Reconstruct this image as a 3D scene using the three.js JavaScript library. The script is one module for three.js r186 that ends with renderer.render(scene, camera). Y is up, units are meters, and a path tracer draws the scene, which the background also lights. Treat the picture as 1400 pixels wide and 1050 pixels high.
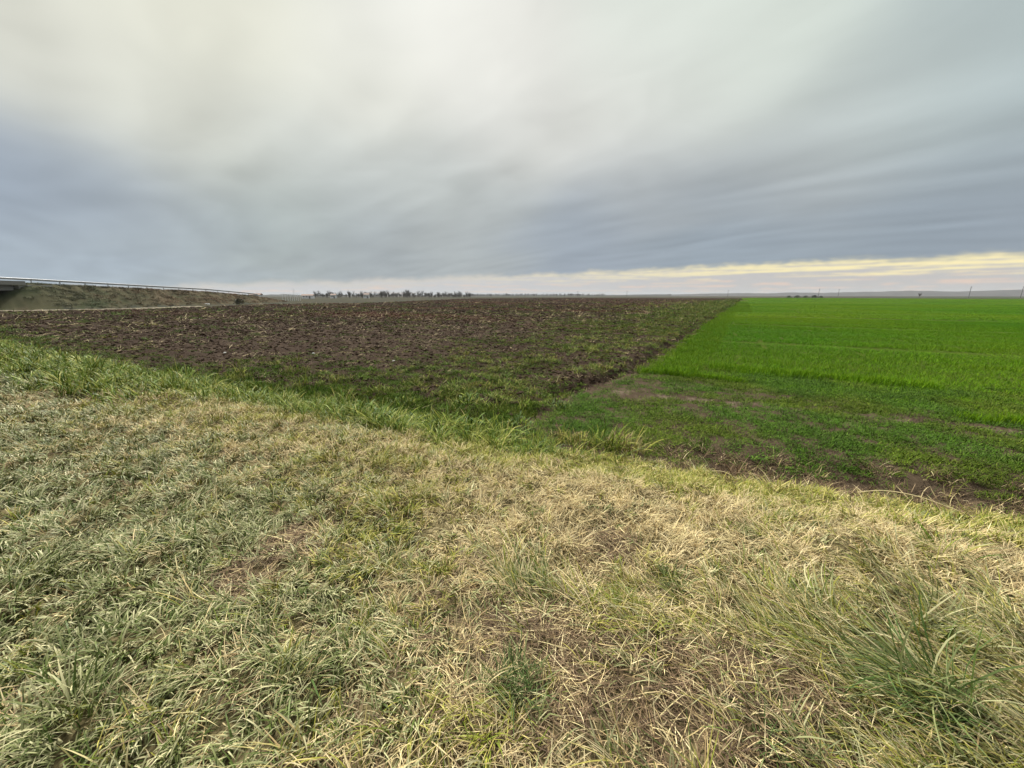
import * as THREE from 'three';
import { createNoise2D, createNoise3D } from 'simplex-noise';
import { mergeGeometries } from 'three/addons/utils/BufferGeometryUtils.js';

// ---------------------------------------------------------------- camera, sky, sun, exposure
const EXPOSURE = 4.0;
const scene = new THREE.Scene();
const camera = new THREE.PerspectiveCamera(90, 4 / 3, 0.05, 20000);
camera.position.set(0, 1.65, 0);
camera.rotation.set(-Math.atan(121 / 525), 0, 0);
const renderer = new THREE.WebGLRenderer({ antialias: true });
renderer.setSize(1024, 768);
renderer.toneMapping = THREE.LinearToneMapping;
renderer.toneMappingExposure = EXPOSURE;
renderer.shadowMap.enabled = true;

function rng(seed) { let a = seed >>> 0; return () => { a = (a + 0x6D2B79F5) | 0; let t = Math.imul(a ^ (a >>> 15), 1 | a); t = (t + Math.imul(t ^ (t >>> 7), 61 | t)) ^ t; return ((t ^ (t >>> 14)) >>> 0) / 4294967296; }; }
const n2 = createNoise2D(rng(11)), n2b = createNoise2D(rng(23)), n3 = createNoise3D(rng(37));
const sm = (a, b, x) => { const t = Math.min(1, Math.max(0, (x - a) / (b - a))); return t * t * (3 - 2 * t); };
const mix = (a, b, t) => a + (b - a) * t;
const lin = c => { c /= 255; return c <= 0.04045 ? c / 12.92 : Math.pow((c + 0.055) / 1.055, 2.4); };
function table(t, x) { if (x <= t[0][0]) return t[0][1]; for (let i = 1; i < t.length; i++) if (x <= t[i][0]) return mix(t[i - 1][1], t[i][1], (x - t[i - 1][0]) / (t[i][0] - t[i - 1][0])); return t[t.length - 1][1]; }

// Overcast: a low stratus deck, thicker and thinner by place, that ends over a clear strip low above the horizon.
{
  const deck = [[-46.3, 21.5, 224, 224, 212], [-33, 24.5, 229, 229, 215], [-4.6, 30.3, 237, 237, 231], [17.8, 29.1, 216, 222, 215], [47.5, 21.6, 190, 204, 206], [-42.5, 18.2, 205, 208, 203], [-50.6, 10, 150, 163, 182], [-45.1, 9.2, 162, 172, 182], [-27.2, 16.8, 205, 210, 207], [-37.2, 17.7, 217, 218, 206], [-9.9, 14.5, 191, 197, 196], [-16.6, 23.8, 226, 227, 219], [14.1, 21.9, 225, 226, 221], [22.5, 23, 222, 226, 221], [27.5, 25.2, 216, 226, 218], [40, 17.7, 191, 199, 197], [49.2, 15.2, 172, 185, 188], [50.2, 10.1, 150, 160, 172], [44.4, 7.3, 146, 159, 172], [28.4, 6.5, 150, 163, 176], [10.2, 6.3, 158, 169, 182], [19.2, 13.9, 174, 180, 184], [0, 18.8, 207, 209, 206], [0, 26, 230, 230, 225], [-42.1, 4.8, 170, 180, 186], [-19.8, 7, 165, 173, 178], [-47.7, 2.2, 166, 181, 196], [34.8, 12.8, 172, 178, 182], [-5.1, 10.2, 172, 179, 182], [-31.8, 9.5, 172, 182, 182]]
    .map(([a, e, ...c]) => { a *= Math.PI / 180; e *= Math.PI / 180; return [Math.cos(e) * Math.sin(a), Math.sin(e), -Math.cos(e) * Math.cos(a), ...c.map(lin)]; });
  const low = [158, 170, 182].map(lin), high = [222, 223, 217].map(lin);
  const edge = [[-180, 1.2], [-120, 0.9], [-75, 0.3], [-52.4, 0.35], [-39.7, 1.03], [-28.9, 1.62], [-10.4, 2.45], [10.4, 3.1], [28.7, 3.7], [42.3, 3.68], [51.8, 3.5], [80, 3.2], [130, 2.2], [180, 1.2]];
  const W = 3072, Hh = 1536, data = new Float32Array(W * Hh * 4);
  const wa = -40 * Math.PI / 180, wx = Math.sin(wa), wz = -Math.cos(wa);
  for (let j = 0; j < Hh; j++) {
    const phi = ((j + 0.5) / Hh - 0.5) * Math.PI, y = Math.sin(phi), cy = Math.cos(phi), el = phi * 180 / Math.PI;
    for (let i = 0; i < W; i++) {
      const th = ((i + 0.5) / W - 0.5) * 2 * Math.PI, x = cy * Math.cos(th), z = cy * Math.sin(th);
      const k = (j * W + i) * 4; let R, G, B;
      if (el < -1.2) { R = 0.2; G = 0.2; B = 0.19; } else {
        const az = Math.atan2(x, -z) * 180 / Math.PI, yy = Math.max(y, 0) + 0.075;
        const pl = (x * wx + z * wz) / yy, pc = (x * wz - z * wx) / yy;           // along and across the wind on the cloud deck
        const w1 = n2(pl * 0.25 + 3, pc * 0.5), w2 = n2(pl * 0.3, pc * 0.6 + 9);
        const s1 = n2b(pl * 0.16 + w1 * 0.3, pc * 0.75 + w2 * 0.35), s2 = n2b(pl * 0.5 + 7 + w2 * .4, pc * 1.9 + w1 * 0.5), s3 = n2(pl * 1.3, pc * 4.2 + w2);
        const s4 = n2b(pl * 0.9 + w2 * 0.6, pc * 1.5 + 30 + w1 * 0.6), s5 = n2(pl * 2.5 + 11 + s4 * 0.5, pc * 3.1 + s2 * 0.4), s6 = n2b(pl * 5.6 + s5 * 0.5, pc * 6.8 + s4 * 0.5);
        const f = 0.45 * s1 + 0.3 * s2 + 0.06 * s3 + 0.34 * s4 + 0.11 * s5 + 0.04 * s6 - 0.2 * Math.max(0, 0.3 - Math.abs(s4 + 0.4 * s5));
        const jx = w1 * 0.05, jy = w2 * 0.02 * Math.min(1, el / 12);
        let q = 0, r = 0, g = 0, b = 0;
        for (const p of deck) { const d2 = (p[0] - x - jx) ** 2 + ((p[1] - y - jy) * 1.5) ** 2 + (p[2] - z) ** 2; const w = Math.exp(-d2 / 0.02) + 4e-3 * Math.exp(-d2 / 0.08); q += w; r += w * p[3]; g += w * p[4]; b += w * p[5]; }
        const hb = sm(2, 34, el), w0 = 3e-5; q += w0; r += w0 * mix(low[0], high[0], hb); g += w0 * mix(low[1], high[1], hb); b += w0 * mix(low[2], high[2], hb);
        const lum = 1 + 0.14 * f * sm(3, 17, el) + 0.05 * f + 0.05 * (0.6 * s2 + 0.5 * s1 + 0.25 * s3) * (1 - sm(6, 16, el));
        R = r / q * lum; G = g / q * lum; B = b / q * lum * 0.985;
        // the clear strip under the deck
        const e0 = table(edge, az) + 0.22 * n2(az * 0.12, 4.2) + 0.1 * n2(az * 0.5, 1);
        const gap = 1 - sm(e0 - 0.45, e0 + 0.5, el + 0.14 * s2 + 0.08 * s5 + 0.12 * n2(az * 0.7, el * 3));
        if (gap > 0) {
          const warm = sm(-15, 44, az) * (1 - sm(80, 140, az)), t = Math.max(0, el) / e0;
          const st = n2(az * 0.06, el * 2.6 + 5) * 0.55 + n2(az * 0.14 + 9, el * 5.5) * 0.45 + 0.2 * n2b(az * 0.5, el * 4);
          const base = [mix(203, 196, warm), mix(203, 194, warm), mix(204, 192, warm)].map(lin), glow = [mix(206, 252, warm), mix(202, 238, warm), mix(194, 184, warm)].map(lin), pink = [232, 206, 188].map(lin);
          const up = sm(0.58, 0.95, t + 0.34 * st), pk = sm(0.1, 0.5, st) * 0.85 * (1 - up);
          const c = [0, 1, 2].map(m => mix(mix(base[m], pink[m], pk), glow[m] * 1.04, up));
          R = mix(R, c[0], gap); G = mix(G, c[1], gap); B = mix(B, c[2], gap);
        }
      }
      data[k] = R / EXPOSURE; data[k + 1] = G / EXPOSURE; data[k + 2] = B / EXPOSURE; data[k + 3] = 1;
    }
  }
  const sky = new THREE.DataTexture(data, W, Hh, THREE.RGBAFormat, THREE.FloatType);
  sky.mapping = THREE.EquirectangularReflectionMapping; sky.magFilter = THREE.LinearFilter; sky.minFilter = THREE.LinearFilter; sky.needsUpdate = true;
  scene.background = sky; scene.environment = sky;
}
const sun = new THREE.DirectionalLight(new THREE.Color().setRGB(1, 0.96, 0.89), 1.5);
{ const a = -30 * Math.PI / 180, e = 52 * Math.PI / 180; sun.position.set(100 * Math.cos(e) * Math.sin(a), 100 * Math.sin(e), -100 * Math.cos(e) * Math.cos(a)); }
sun.castShadow = true; sun.shadow.radius = 24; sun.shadow.mapSize.set(2048, 2048);
Object.assign(sun.shadow.camera, { left: -60, right: 60, top: 60, bottom: -60, near: 1, far: 300 });
scene.add(sun, sun.target);

// ---------------------------------------------------------------- helpers
const taken = {};
function numbered(n) { taken[n] = (taken[n] ?? -1) + 1; return taken[n] ? `${n}_${String(taken[n]).padStart(3, '0')}` : n; }
function tag(o, label, category, group, kind) { o.userData = { ...(label && { label }), ...(category && { category }), ...(group && { group }), ...(kind && { kind }) }; return o; }
function thing(name, label, category, p = [0, 0, 0], turn = 0, group, kind) { const o = new THREE.Group(); o.name = numbered(name); o.position.set(...p); o.rotation.y = turn; tag(o, label, category, group, kind); scene.add(o); return o; }
function mesh(name, g, m, parent) { const o = new THREE.Mesh(g, m); o.name = parent === scene ? numbered(name) : name; o.castShadow = o.receiveShadow = true; parent.add(o); return o; }
const std = (r, g, b, o = {}) => new THREE.MeshStandardMaterial({ color: new THREE.Color().setRGB(r, g, b), roughness: 0.85, ...o });
function box(w, h, d, x = 0, y = 0, z = 0) { const g = new THREE.BoxGeometry(w, h, d); g.translate(x, y, z); return g; }
function noiseTexture(size, f, seed) {       // tiling grey noise for fine relief
  const n = createNoise3D(rng(seed)), d = new Uint8Array(size * size * 4);
  for (let j = 0; j < size; j++) for (let i = 0; i < size; i++) {
    const v = f(n, i / size, j / size), c = Math.max(0, Math.min(255, 128 + 127 * v)); d.set([c, c, c, 255], (j * size + i) * 4);
  }
  const t = new THREE.DataTexture(d, size, size); t.wrapS = t.wrapT = THREE.RepeatWrapping; t.magFilter = THREE.LinearFilter; t.minFilter = THREE.LinearMipmapLinearFilter; t.generateMipmaps = true; t.needsUpdate = true; return t;
}
const torus = (n, u, v, k) => n(Math.cos(u * 6.2832) * k, Math.sin(u * 6.2832) * k, Math.cos(v * 6.2832) * k + Math.sin(v * 6.2832) * k * 0.7);
const clodBump = noiseTexture(512, (n, u, v) => 0.5 * torus(n, u, v, 5) + 0.35 * torus(n, u, v, 12) + 0.2 * torus(n, u, v, 30), 5);

// ---------------------------------------------------------------- lie of the land: s runs from the verge into the fields, r along the verge
const AX = Math.sin(29 * Math.PI / 180), AZ = -Math.cos(29 * Math.PI / 180), BX = -AZ, BZ = AX;
const rs = (x, z) => [x * BX + z * BZ, x * AX + z * AZ];
const xz = (r, s) => [r * BX + s * AX, r * BZ + s * AZ];
const edgeT = [[-40, 3.5], [-26, 3.6], [-12.6, 3.8], [-6.9, 4.0], [-1.8, 4.2], [-0.5, 4.45], [0.6, 4.55], [1.4, 4.65], [2.5, 4.85], [5, 5.3], [9, 5.7]];
const vergeEdge = r => table(edgeT, r) + 0.1 * n2(r * 0.9, 2) + 0.05 * n2(r * 2.7, 8);
const borderT = [[4, -2.9], [7.8, -2.85], [11.5, -2.05], [25, -1.6], [195, 3.4], [400, 9.5]];
const border = s => table(borderT, s) + 0.09 * n2(s * 0.8, 5) * sm(9, 14, s) + 0.3 * n2(s * 0.07, 3) * sm(15, 40, s) + 0.5 * n2(s * 0.017, 6) * sm(40, 90, s);
const crestT = [[-200, -1], [-142, -0.6], [-117, 2.1], [-100, 3.05], [-61, 4.1], [0, 4.4]];
function rampUp(x, z) { const d = Math.max(0, Math.abs(x + 82) - 5), e = Math.max(0, z + 63), q = e > 0 ? Math.hypot(d * 0.5, e * 0.62) : d * 0.5; return table(crestT, z) - q + 0.25 * n2(x * 0.15, z * 0.1) * Math.min(1, d); }
const leftT = [[-400, 40], [-300, 30], [-250, -28], [-200, -32], [-150, -36], [-108, -40], [-92, -60], [-75, -57.5], [-61, -58], [-51, -66], [-40, -74], [0, -95]];
const inPlough = (x, z, r, s) => s > vergeEdge(r) + 0.6 && r < border(s) && x > table(leftT, z) && s < 330;
const furrows = s => 0.5 + 0.5 * Math.sin(s * 2 * Math.PI / 0.62);
function groundY(x, z) {
  const [r, s] = rs(x, z), e = vergeEdge(r), dist = Math.hypot(x, z);
  let y = -0.5 * sm(e - 1.6, e + 0.85, s);
  y -= 0.22 * Math.exp(-(((s - e - 1.05) / 0.48) ** 2)) * sm(-1.2, 0.6, r);
  const v = 1 - sm(e - 0.2, e + 0.6, s);
  if (v > 0) y += v * (0.035 * n2(x * 0.9, z * 0.9) + 0.022 * n2(x * 2.4 + 5, z * 2.4) + 0.012 * n2b(x * 6, z * 6));
  if (v < 1) {
    if (r < border(s)) {
      const a = (1 - v) * (dist < 60 ? 1 : Math.max(0.3, 60 / dist)), w = n2(x * 0.35, z * 0.35);
      y += a * (0.05 * n2(x * 0.5, z * 0.5) + 0.03 * n2b(x * 2.1 + w, z * 2.1) + 0.025 * Math.abs(n2(x * 5.3, z * 5.3 + w)) + 0.014 * n2b(x * 12, z * 12));
      y += a * 0.035 * Math.sin((s + 0.25 * w) * 2 * Math.PI / 0.9);
      if (s > 6.5) y -= 0.2 * sm(6.5, 9, s) * Math.exp(-(((r - border(s) + 0.35) / 0.24) ** 2));
      if (s > 6.5) y += 0.07 * sm(6.5, 9, s) * Math.exp(-(((r - border(s) + 0.85) / 0.25) ** 2));
    } else y += (1 - v) * (0.02 * n2(x * 0.8, z * 0.8) + 0.02 * n2b(x * 3.1, z * 3.1) * (1 - sm(11, 13, s)));
  }
  if (x < -50) { const q = rampUp(x, z); if (q > -0.4) y = Math.max(y, Math.max(-0.5 + q, y)); }
  if (x < -40 && x > -85 && z > -75) y += 0.2 * Math.exp(-(((x - table(leftT, z) + 1.9) / 1.5) ** 4));
  if (dist > 150) y += 0.3 * n2(x * 0.004, z * 0.004) * sm(150, 400, dist);
  return y;
}

// ---------------------------------------------------------------- ground: one net of triangles, shared out to the pieces of land
{
  const NA = 860, NR = 370, A0 = -100 * Math.PI / 180, A1 = -A0, R0 = 0.4, R1 = 640;
  const pos = new Float32Array(NA * NR * 3), uv = new Float32Array(NA * NR * 2), col = new Float32Array(NA * NR * 3), kindAt = new Uint8Array(NA * NR);
  for (let j = 0; j < NR; j++) for (let i = 0; i < NA; i++) {
    const a = mix(A0, A1, i / (NA - 1)), d = R0 * Math.pow(R1 / R0, j / (NR - 1)), x = d * Math.sin(a), z = -d * Math.cos(a), k = j * NA + i;
    pos[k * 3] = x; pos[k * 3 + 1] = groundY(x, z); pos[k * 3 + 2] = z; uv[k * 2] = x; uv[k * 2 + 1] = -z;
    const [r, s] = rs(x, z), e = vergeEdge(r);
    const nf = n2(x * 7, z * 7), nm = n2b(x * 1.1, z * 1.1), nl = n2(x * 0.12 + 4, z * 0.12), nn = 1 + 0.18 * nf + 0.12 * nm;
    let kd, c;
    if (x < -50 && rampUp(x, z) > 0.02 && z > -150) {
      kd = 3; const m = 0.5 + 0.5 * n2(x * 0.18, z * 0.06) + 0.35 * nm; const gr = sm(-85, -60, z) * 0.6 + 0.5 * sm(0.1, 0.6, n2b(x * 0.25, z * 0.09 + 7)); c = [mix(0.075, 0.115, m), mix(0.066, 0.088, m), mix(0.038, 0.055, m)].map((q, i) => mix(q, [0.04, 0.05, 0.024][i], Math.min(1, gr)));
    } else if (s < e + 0.6) { kd = 0; c = [0.17, 0.14, 0.07]; const lit = sm(-0.2, 0.5, nf + 0.5 * nm); c = c.map((q, m) => mix(q, [0.075, 0.062, 0.03][m], lit * 0.7)); }
    else if (inPlough(x, z, r, s)) {
      kd = 1; const red = sm(-0.1, 0.7, n2(s * 0.055 + 0.6, r * 0.012) + 0.3 * nl) * sm(14, 30, s);
      c = [mix(0.05, 0.07, red), mix(0.034, 0.038, red), mix(0.0245, 0.026, red)];
      const dry = sm(0.35, 0.8, nm + 0.5 * nf) * 0.5; c = c.map((q, m) => mix(q, [0.085, 0.064, 0.044][m], dry));
    } else if (r >= border(s) - 0.02 && s < 400) {
      const crop = sm(10.8, 11.6, s + 0.3 * nm);
      kd = 2; c = [mix(0.075, 0.055, crop), mix(0.055, 0.08, crop), mix(0.036, 0.01, crop)];
      const bare = Math.exp(-(((s - 8.75 - 0.08 * r) / 0.26) ** 2)); c = c.map((q, m) => mix(q, [0.15, 0.115, 0.085][m], 0.8 * bare * sm(0.0, 0.5, nm + 0.4 * nf)));
    } else { const tr = x < -40 && x > -85 && z > -75 && Math.abs(x - (table(leftT, z) - 1.9)) < 1.3; kd = tr ? 5 : 4; c = tr ? [0.24, 0.21, 0.155] : [mix(0.055, 0.075, nl), mix(0.052, 0.06, nl), 0.036]; }
    kindAt[k] = kd; for (let m = 0; m < 3; m++) col[k * 3 + m] = c[m] * nn;
  }
  const g0 = new THREE.BufferGeometry(); g0.setAttribute('position', new THREE.BufferAttribute(pos, 3));
  const idx = [[], [], [], [], [], []], all = [];
  for (let j = 0; j < NR - 1; j++) for (let i = 0; i < NA - 1; i++) {
    const a = j * NA + i, b = a + 1, c = a + NA, d = c + 1, t = idx[kindAt[a]]; t.push(a, b, c, b, d, c); all.push(a, b, c, b, d, c);
  }
  g0.setIndex(all); g0.computeVertexNormals(); const nrm = g0.attributes.normal.array;
  const names = ['verge', 'ploughed_field', 'crop_field', 'embankment', 'meadow', 'track'];
  const labels = ['roadside verge soil under the grass', 'dark brown ploughed field with clods and furrows', 'soil of the bright green crop field', 'grassy overpass embankment beyond the ploughed field', 'dull rough grassland beyond the ploughed field', 'pale dirt track at the foot of the embankment'];
  names.forEach((name, q) => {
    const map = new Map(), P = [], N = [], U = [], C = [], I = [];
    for (const k of idx[q]) { let m = map.get(k); if (m === undefined) { m = P.length / 3; map.set(k, m); P.push(pos[k * 3], pos[k * 3 + 1], pos[k * 3 + 2]); N.push(nrm[k * 3], nrm[k * 3 + 1], nrm[k * 3 + 2]); U.push(uv[k * 2], uv[k * 2 + 1]); C.push(col[k * 3], col[k * 3 + 1], col[k * 3 + 2]); } I.push(m); }
    if (!I.length) return;
    const g = new THREE.BufferGeometry();
    g.setAttribute('position', new THREE.Float32BufferAttribute(P, 3)); g.setAttribute('normal', new THREE.Float32BufferAttribute(N, 3)); g.setAttribute('uv', new THREE.Float32BufferAttribute(U, 2)); g.setAttribute('color', new THREE.Float32BufferAttribute(C, 3)); g.setIndex(I);
    const bm = clodBump.clone(); bm.repeat.set(1 / 1.7, 1 / 1.7); bm.needsUpdate = true;
    tag(mesh(name, g, new THREE.MeshPhysicalMaterial({ vertexColors: true, roughness: 1, specularIntensity: 0.1, bumpMap: bm, bumpScale: 0.03 }), scene), labels[q], null, null, 'structure');
  });
  // the plain beyond, to the horizon
  const far = new THREE.RingGeometry(0.01, 12000, 256, 160); far.rotateX(-Math.PI / 2);
  const fp = far.attributes.position, fc = [];
  for (let k = 0; k < fp.count; k++) { let x = fp.getX(k), z = fp.getZ(k); const d = Math.hypot(x, z), nd = 1 + 11999 * Math.pow(d / 12000, 3); x *= nd / (d || 1); z *= nd / (d || 1); fp.setXYZ(k, x, nd < 700 ? -1.1 : -0.8, z); const v = n2(x * 0.0016, z * 0.004), w = n2b(x * 0.0007, z * 0.0018); fc.push(0.06 + 0.022 * v, 0.058 + 0.02 * w, 0.042 + 0.01 * v); }
  far.setAttribute('color', new THREE.Float32BufferAttribute(fc, 3)); far.computeVertexNormals();
  tag(mesh('ground', far, new THREE.MeshPhysicalMaterial({ vertexColors: true, roughness: 1, specularIntensity: 0.15 }), scene), 'flat farmland running to the horizon', null, null, 'structure');
  // low hills far off
  const hill = (name, label, R, a0, a1, hf, c) => {
    const P = [], C = [], I = [], n = 260, m = 10;
    for (let i = 0; i <= n; i++) { const a = mix(a0, a1, i / n) * Math.PI / 180, hh = hf(mix(a0, a1, i / n)); for (let j = 0; j <= m; j++) { const q = j / m, d = R + (q - 0.5) * R * 0.3; P.push(d * Math.sin(a), -1.2 + hh * Math.sin(q * Math.PI), -d * Math.cos(a)); const v = 1 + 0.3 * n2(i * 0.35, j * 1.3) + 0.15 * n2b(i, j); C.push(c[0] * v, c[1] * v, c[2] * v); } }
    for (let i = 0; i < n; i++) for (let j = 0; j < m; j++) { const a = i * (m + 1) + j, b = a + m + 1; I.push(a, b, a + 1, b, b + 1, a + 1); }
    const g = new THREE.BufferGeometry(); g.setAttribute('position', new THREE.Float32BufferAttribute(P, 3)); g.setAttribute('color', new THREE.Float32BufferAttribute(C, 3)); g.setIndex(I); g.computeVertexNormals();
    tag(mesh(name, g, new THREE.MeshPhysicalMaterial({ vertexColors: true, roughness: 1, specularIntensity: 0.15 }), scene), label, null, null, 'structure');
  };
  hill('hills', 'low brown hills on the horizon beyond the crop field', 4200, -5, 75, a => (6 + 30 * sm(2, 55, a)) * (1 + 0.18 * n2(a * 0.16, 3) + 0.06 * n2(a * 0.6, 1)), [0.055, 0.048, 0.042]);
  hill('hills', 'low dark rise on the horizon beyond the ploughed field', 2600, -52, 22, a => 8 + 4 * n2(a * 0.15, 9) + 2 * n2(a * 0.5, 2), [0.045, 0.043, 0.036]);
}

// ---------------------------------------------------------------- grass: blades gathered into tufts
class Blades {
  constructor() { this.p = []; this.c = []; this.i = []; }
  add(x, z, o) {                                     // o: len, wid, dir, tilt (from upright), bend (radians over its length), twist, col, seg, y
    const seg = o.seg ?? 4, b = this.p.length / 3, dx = Math.sin(o.dir), dz = Math.cos(o.dir); const base = o.base ?? 0; let h = 0, v = o.y ?? 0, kink = o.kink ?? 9;
    for (let k = 0; k <= seg; k++) {
      const u = k / seg, w = o.wid * 0.5 * (k === seg ? 0 : (o.broad ? Math.sin(Math.PI * (0.12 + 0.82 * u)) : (0.75 + 0.35 * u) * Math.pow(1 - u, 0.55))), t = (o.twist ?? 0) * u, sa = o.dir + Math.PI / 2 + t, sx = Math.sin(sa) * w, sz = Math.cos(sa) * w, sy = Math.sin(t) * w * 0.6;
      const px = x + dx * h + (o.sway ?? 0) * u * u * dz, pz = z + dz * h - (o.sway ?? 0) * u * u * dx;
      if (k === seg) { this.p.push(px, base + v, pz); this.c.push(...o.col); } else { this.p.push(px - sx, base + v - sy, pz - sz, px + sx, base + v + sy, pz + sz); this.c.push(...o.col, ...o.col); }
      let a = o.tilt + o.bend * (u + 0.5 / seg); if (u >= kink) a += 1.1; const st = o.len / seg; h += Math.sin(a) * st; v += Math.cos(a) * st; if (v < 0.004) v = 0.004 + 0.004 * (k & 1);
    }
    for (let k = 0; k < seg - 1; k++) { const q = b + 2 * k; this.i.push(q, q + 1, q + 2, q + 1, q + 3, q + 2); }
    const q = b + 2 * (seg - 1); this.i.push(q, q + 1, q + 2);
  }
  build() { const g = new THREE.BufferGeometry(); g.setAttribute('position', new THREE.Float32BufferAttribute(this.p, 3)); g.setAttribute('color', new THREE.Float32BufferAttribute(this.c, 3)); g.setIndex(this.i); g.computeVertexNormals(); return g; }
}
const leafMat = new THREE.MeshPhysicalMaterial({ vertexColors: true, roughness: 0.5, specularIntensity: 0.3, side: THREE.DoubleSide });
const cropMat = new THREE.MeshPhysicalMaterial({ vertexColors: true, roughness: 0.7, specularIntensity: 0.12, side: THREE.DoubleSide });
const dryMat = new THREE.MeshPhysicalMaterial({ vertexColors: true, roughness: 0.7, specularIntensity: 0.4, side: THREE.DoubleSide });
function pick(R, cols) { const c = cols[Math.floor(R() * cols.length)], v = 0.75 + 0.5 * R(); return [c[0] * v, c[1] * v, c[2] * v]; }
function tufts(n, count, seed, spread, f) {          // n tufts of count blades, f(R) gives each blade's shape
  const out = []; for (let k = 0; k < n; k++) { const R = rng(seed * 100 + k), B = new Blades(); for (let m = 0; m < count; m++) { const q = spread * Math.sqrt(R()), a = R() * 6.2832; B.add(q * Math.sin(a), q * Math.cos(a), f(R, k)); } out.push(B.build()); } return out;
}
const STRAW = [[0.63, 0.51, 0.27], [0.68, 0.57, 0.33], [0.5, 0.385, 0.185], [0.36, 0.26, 0.125], [0.58, 0.5, 0.25], [0.44, 0.36, 0.2]];
const GREY = [[0.22, 0.24, 0.095], [0.29, 0.3, 0.14], [0.135, 0.165, 0.05], [0.39, 0.385, 0.2], [0.08, 0.115, 0.025], [0.48, 0.45, 0.25]];
const YELL = [[0.29, 0.285, 0.05], [0.22, 0.24, 0.035], [0.38, 0.34, 0.09], [0.15, 0.19, 0.025], [0.46, 0.39, 0.15]];
const LUSH = [[0.095, 0.16, 0.015], [0.15, 0.215, 0.022], [0.055, 0.105, 0.012], [0.21, 0.25, 0.035], [0.32, 0.31, 0.07]];
const DARK = [[0.055, 0.095, 0.022], [0.08, 0.13, 0.035], [0.12, 0.165, 0.055], [0.19, 0.225, 0.09]];
const BROWN = [[0.18, 0.1215, 0.0675], [0.126, 0.081, 0.045], [0.243, 0.171, 0.099], [0.09, 0.0585, 0.036]];
// each sort: how one blade of a tuft looks; d is the way the tuft leans
const GRASS = {
  grey_green_grass: { mat: leafMat, reach: 0.035, f: (R, d) => ({ len: 0.05 + 0.08 * R(), wid: 0.006 + 0.0045 * R(), dir: d + (R() - 0.5) * 2.6, tilt: 0.15 + 0.55 * R(), bend: 0.5 + 1.3 * R(), twist: (R() - 0.5) * 1.4, sway: (R() - 0.5) * 0.03, kink: R() < 0.15 ? 0.5 : 9, col: pick(R, GREY) }) },
  straw_grass: { mat: dryMat, reach: 0.04, f: (R, d) => ({ len: 0.05 + 0.1 * R(), wid: 0.0032 + 0.0032 * R(), dir: d + (R() - 0.5) * 3, tilt: 0.35 + 0.9 * R(), bend: 0.3 + 1.1 * R(), twist: (R() - 0.5) * 2, sway: (R() - 0.5) * 0.06, kink: R() < 0.25 ? 0.5 : 9, col: pick(R, STRAW) }) },
  yellow_green_grass: { mat: leafMat, reach: 0.035, f: (R, d) => ({ len: 0.045 + 0.085 * R(), wid: 0.005 + 0.004 * R(), dir: d + (R() - 0.5) * 2.8, tilt: 0.15 + 0.6 * R(), bend: 0.4 + 1.3 * R(), twist: (R() - 0.5) * 1.5, sway: (R() - 0.5) * 0.03, col: pick(R, YELL) }) },
  lush_grass: { mat: leafMat, reach: 0.06, f: (R, d) => ({ len: 0.12 + 0.2 * R(), wid: 0.006 + 0.005 * R(), dir: d + (R() - 0.5) * 4, tilt: 0.1 + 0.5 * R(), bend: 0.4 + 1.4 * R(), twist: (R() - 0.5) * 1.2, sway: (R() - 0.5) * 0.06, col: pick(R, LUSH) }) },
  combed_grass: { mat: leafMat, reach: 0.04, f: (R, d) => ({ len: 0.08 + 0.14 * R(), wid: 0.0045 + 0.0035 * R(), dir: d + (R() - 0.5) * 1.8, tilt: 0.4 + 0.7 * R(), bend: 0.3 + 0.8 * R(), twist: (R() - 0.5), sway: (R() - 0.5) * 0.04, col: pick(R, R() < 0.4 ? GREY : R() < 0.6 ? YELL : STRAW) }) },
  thatch: { mat: dryMat, reach: 0.06, f: (R, d) => ({ len: 0.05 + 0.12 * R(), wid: 0.0028 + 0.003 * R(), dir: d + (R() - 0.5) * 4, tilt: 1.2 + 0.35 * R(), bend: (R() - 0.35) * 0.7, twist: (R() - 0.5) * 3, sway: (R() - 0.5) * 0.09, y: 0.004 + 0.03 * R(), col: pick(R, R() < 0.72 ? BROWN : STRAW) }) },
};
const M4 = new THREE.Matrix4(), Q4 = new THREE.Quaternion(), E4 = new THREE.Euler(), S4 = new THREE.Vector3(), P4 = new THREE.Vector3(), C4 = new THREE.Color();
function spread(parent, name, geos, mat, list) {     // list: [x, y, z, turn, scale, height scale, r, g, b, lean x, lean z]
  geos.forEach((g, k) => {
    const own = list.filter((_, i) => i % geos.length === k); if (!own.length) return;
    const im = new THREE.InstancedMesh(g, mat, own.length); im.name = name; im.castShadow = im.receiveShadow = true; im.userData.kind = 'stuff'; parent.add(im);
    own.forEach((o, i) => { E4.set(o[9] ?? 0, o[3], o[10] ?? 0, 'YXZ'); M4.compose(P4.set(o[0], o[1], o[2]), Q4.setFromEuler(E4), S4.set(o[4], o[4] * o[5], o[4])); im.setMatrixAt(i, M4); im.setColorAt(i, C4.setRGB(o[6], o[7], o[8])); });
  });
}
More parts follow.
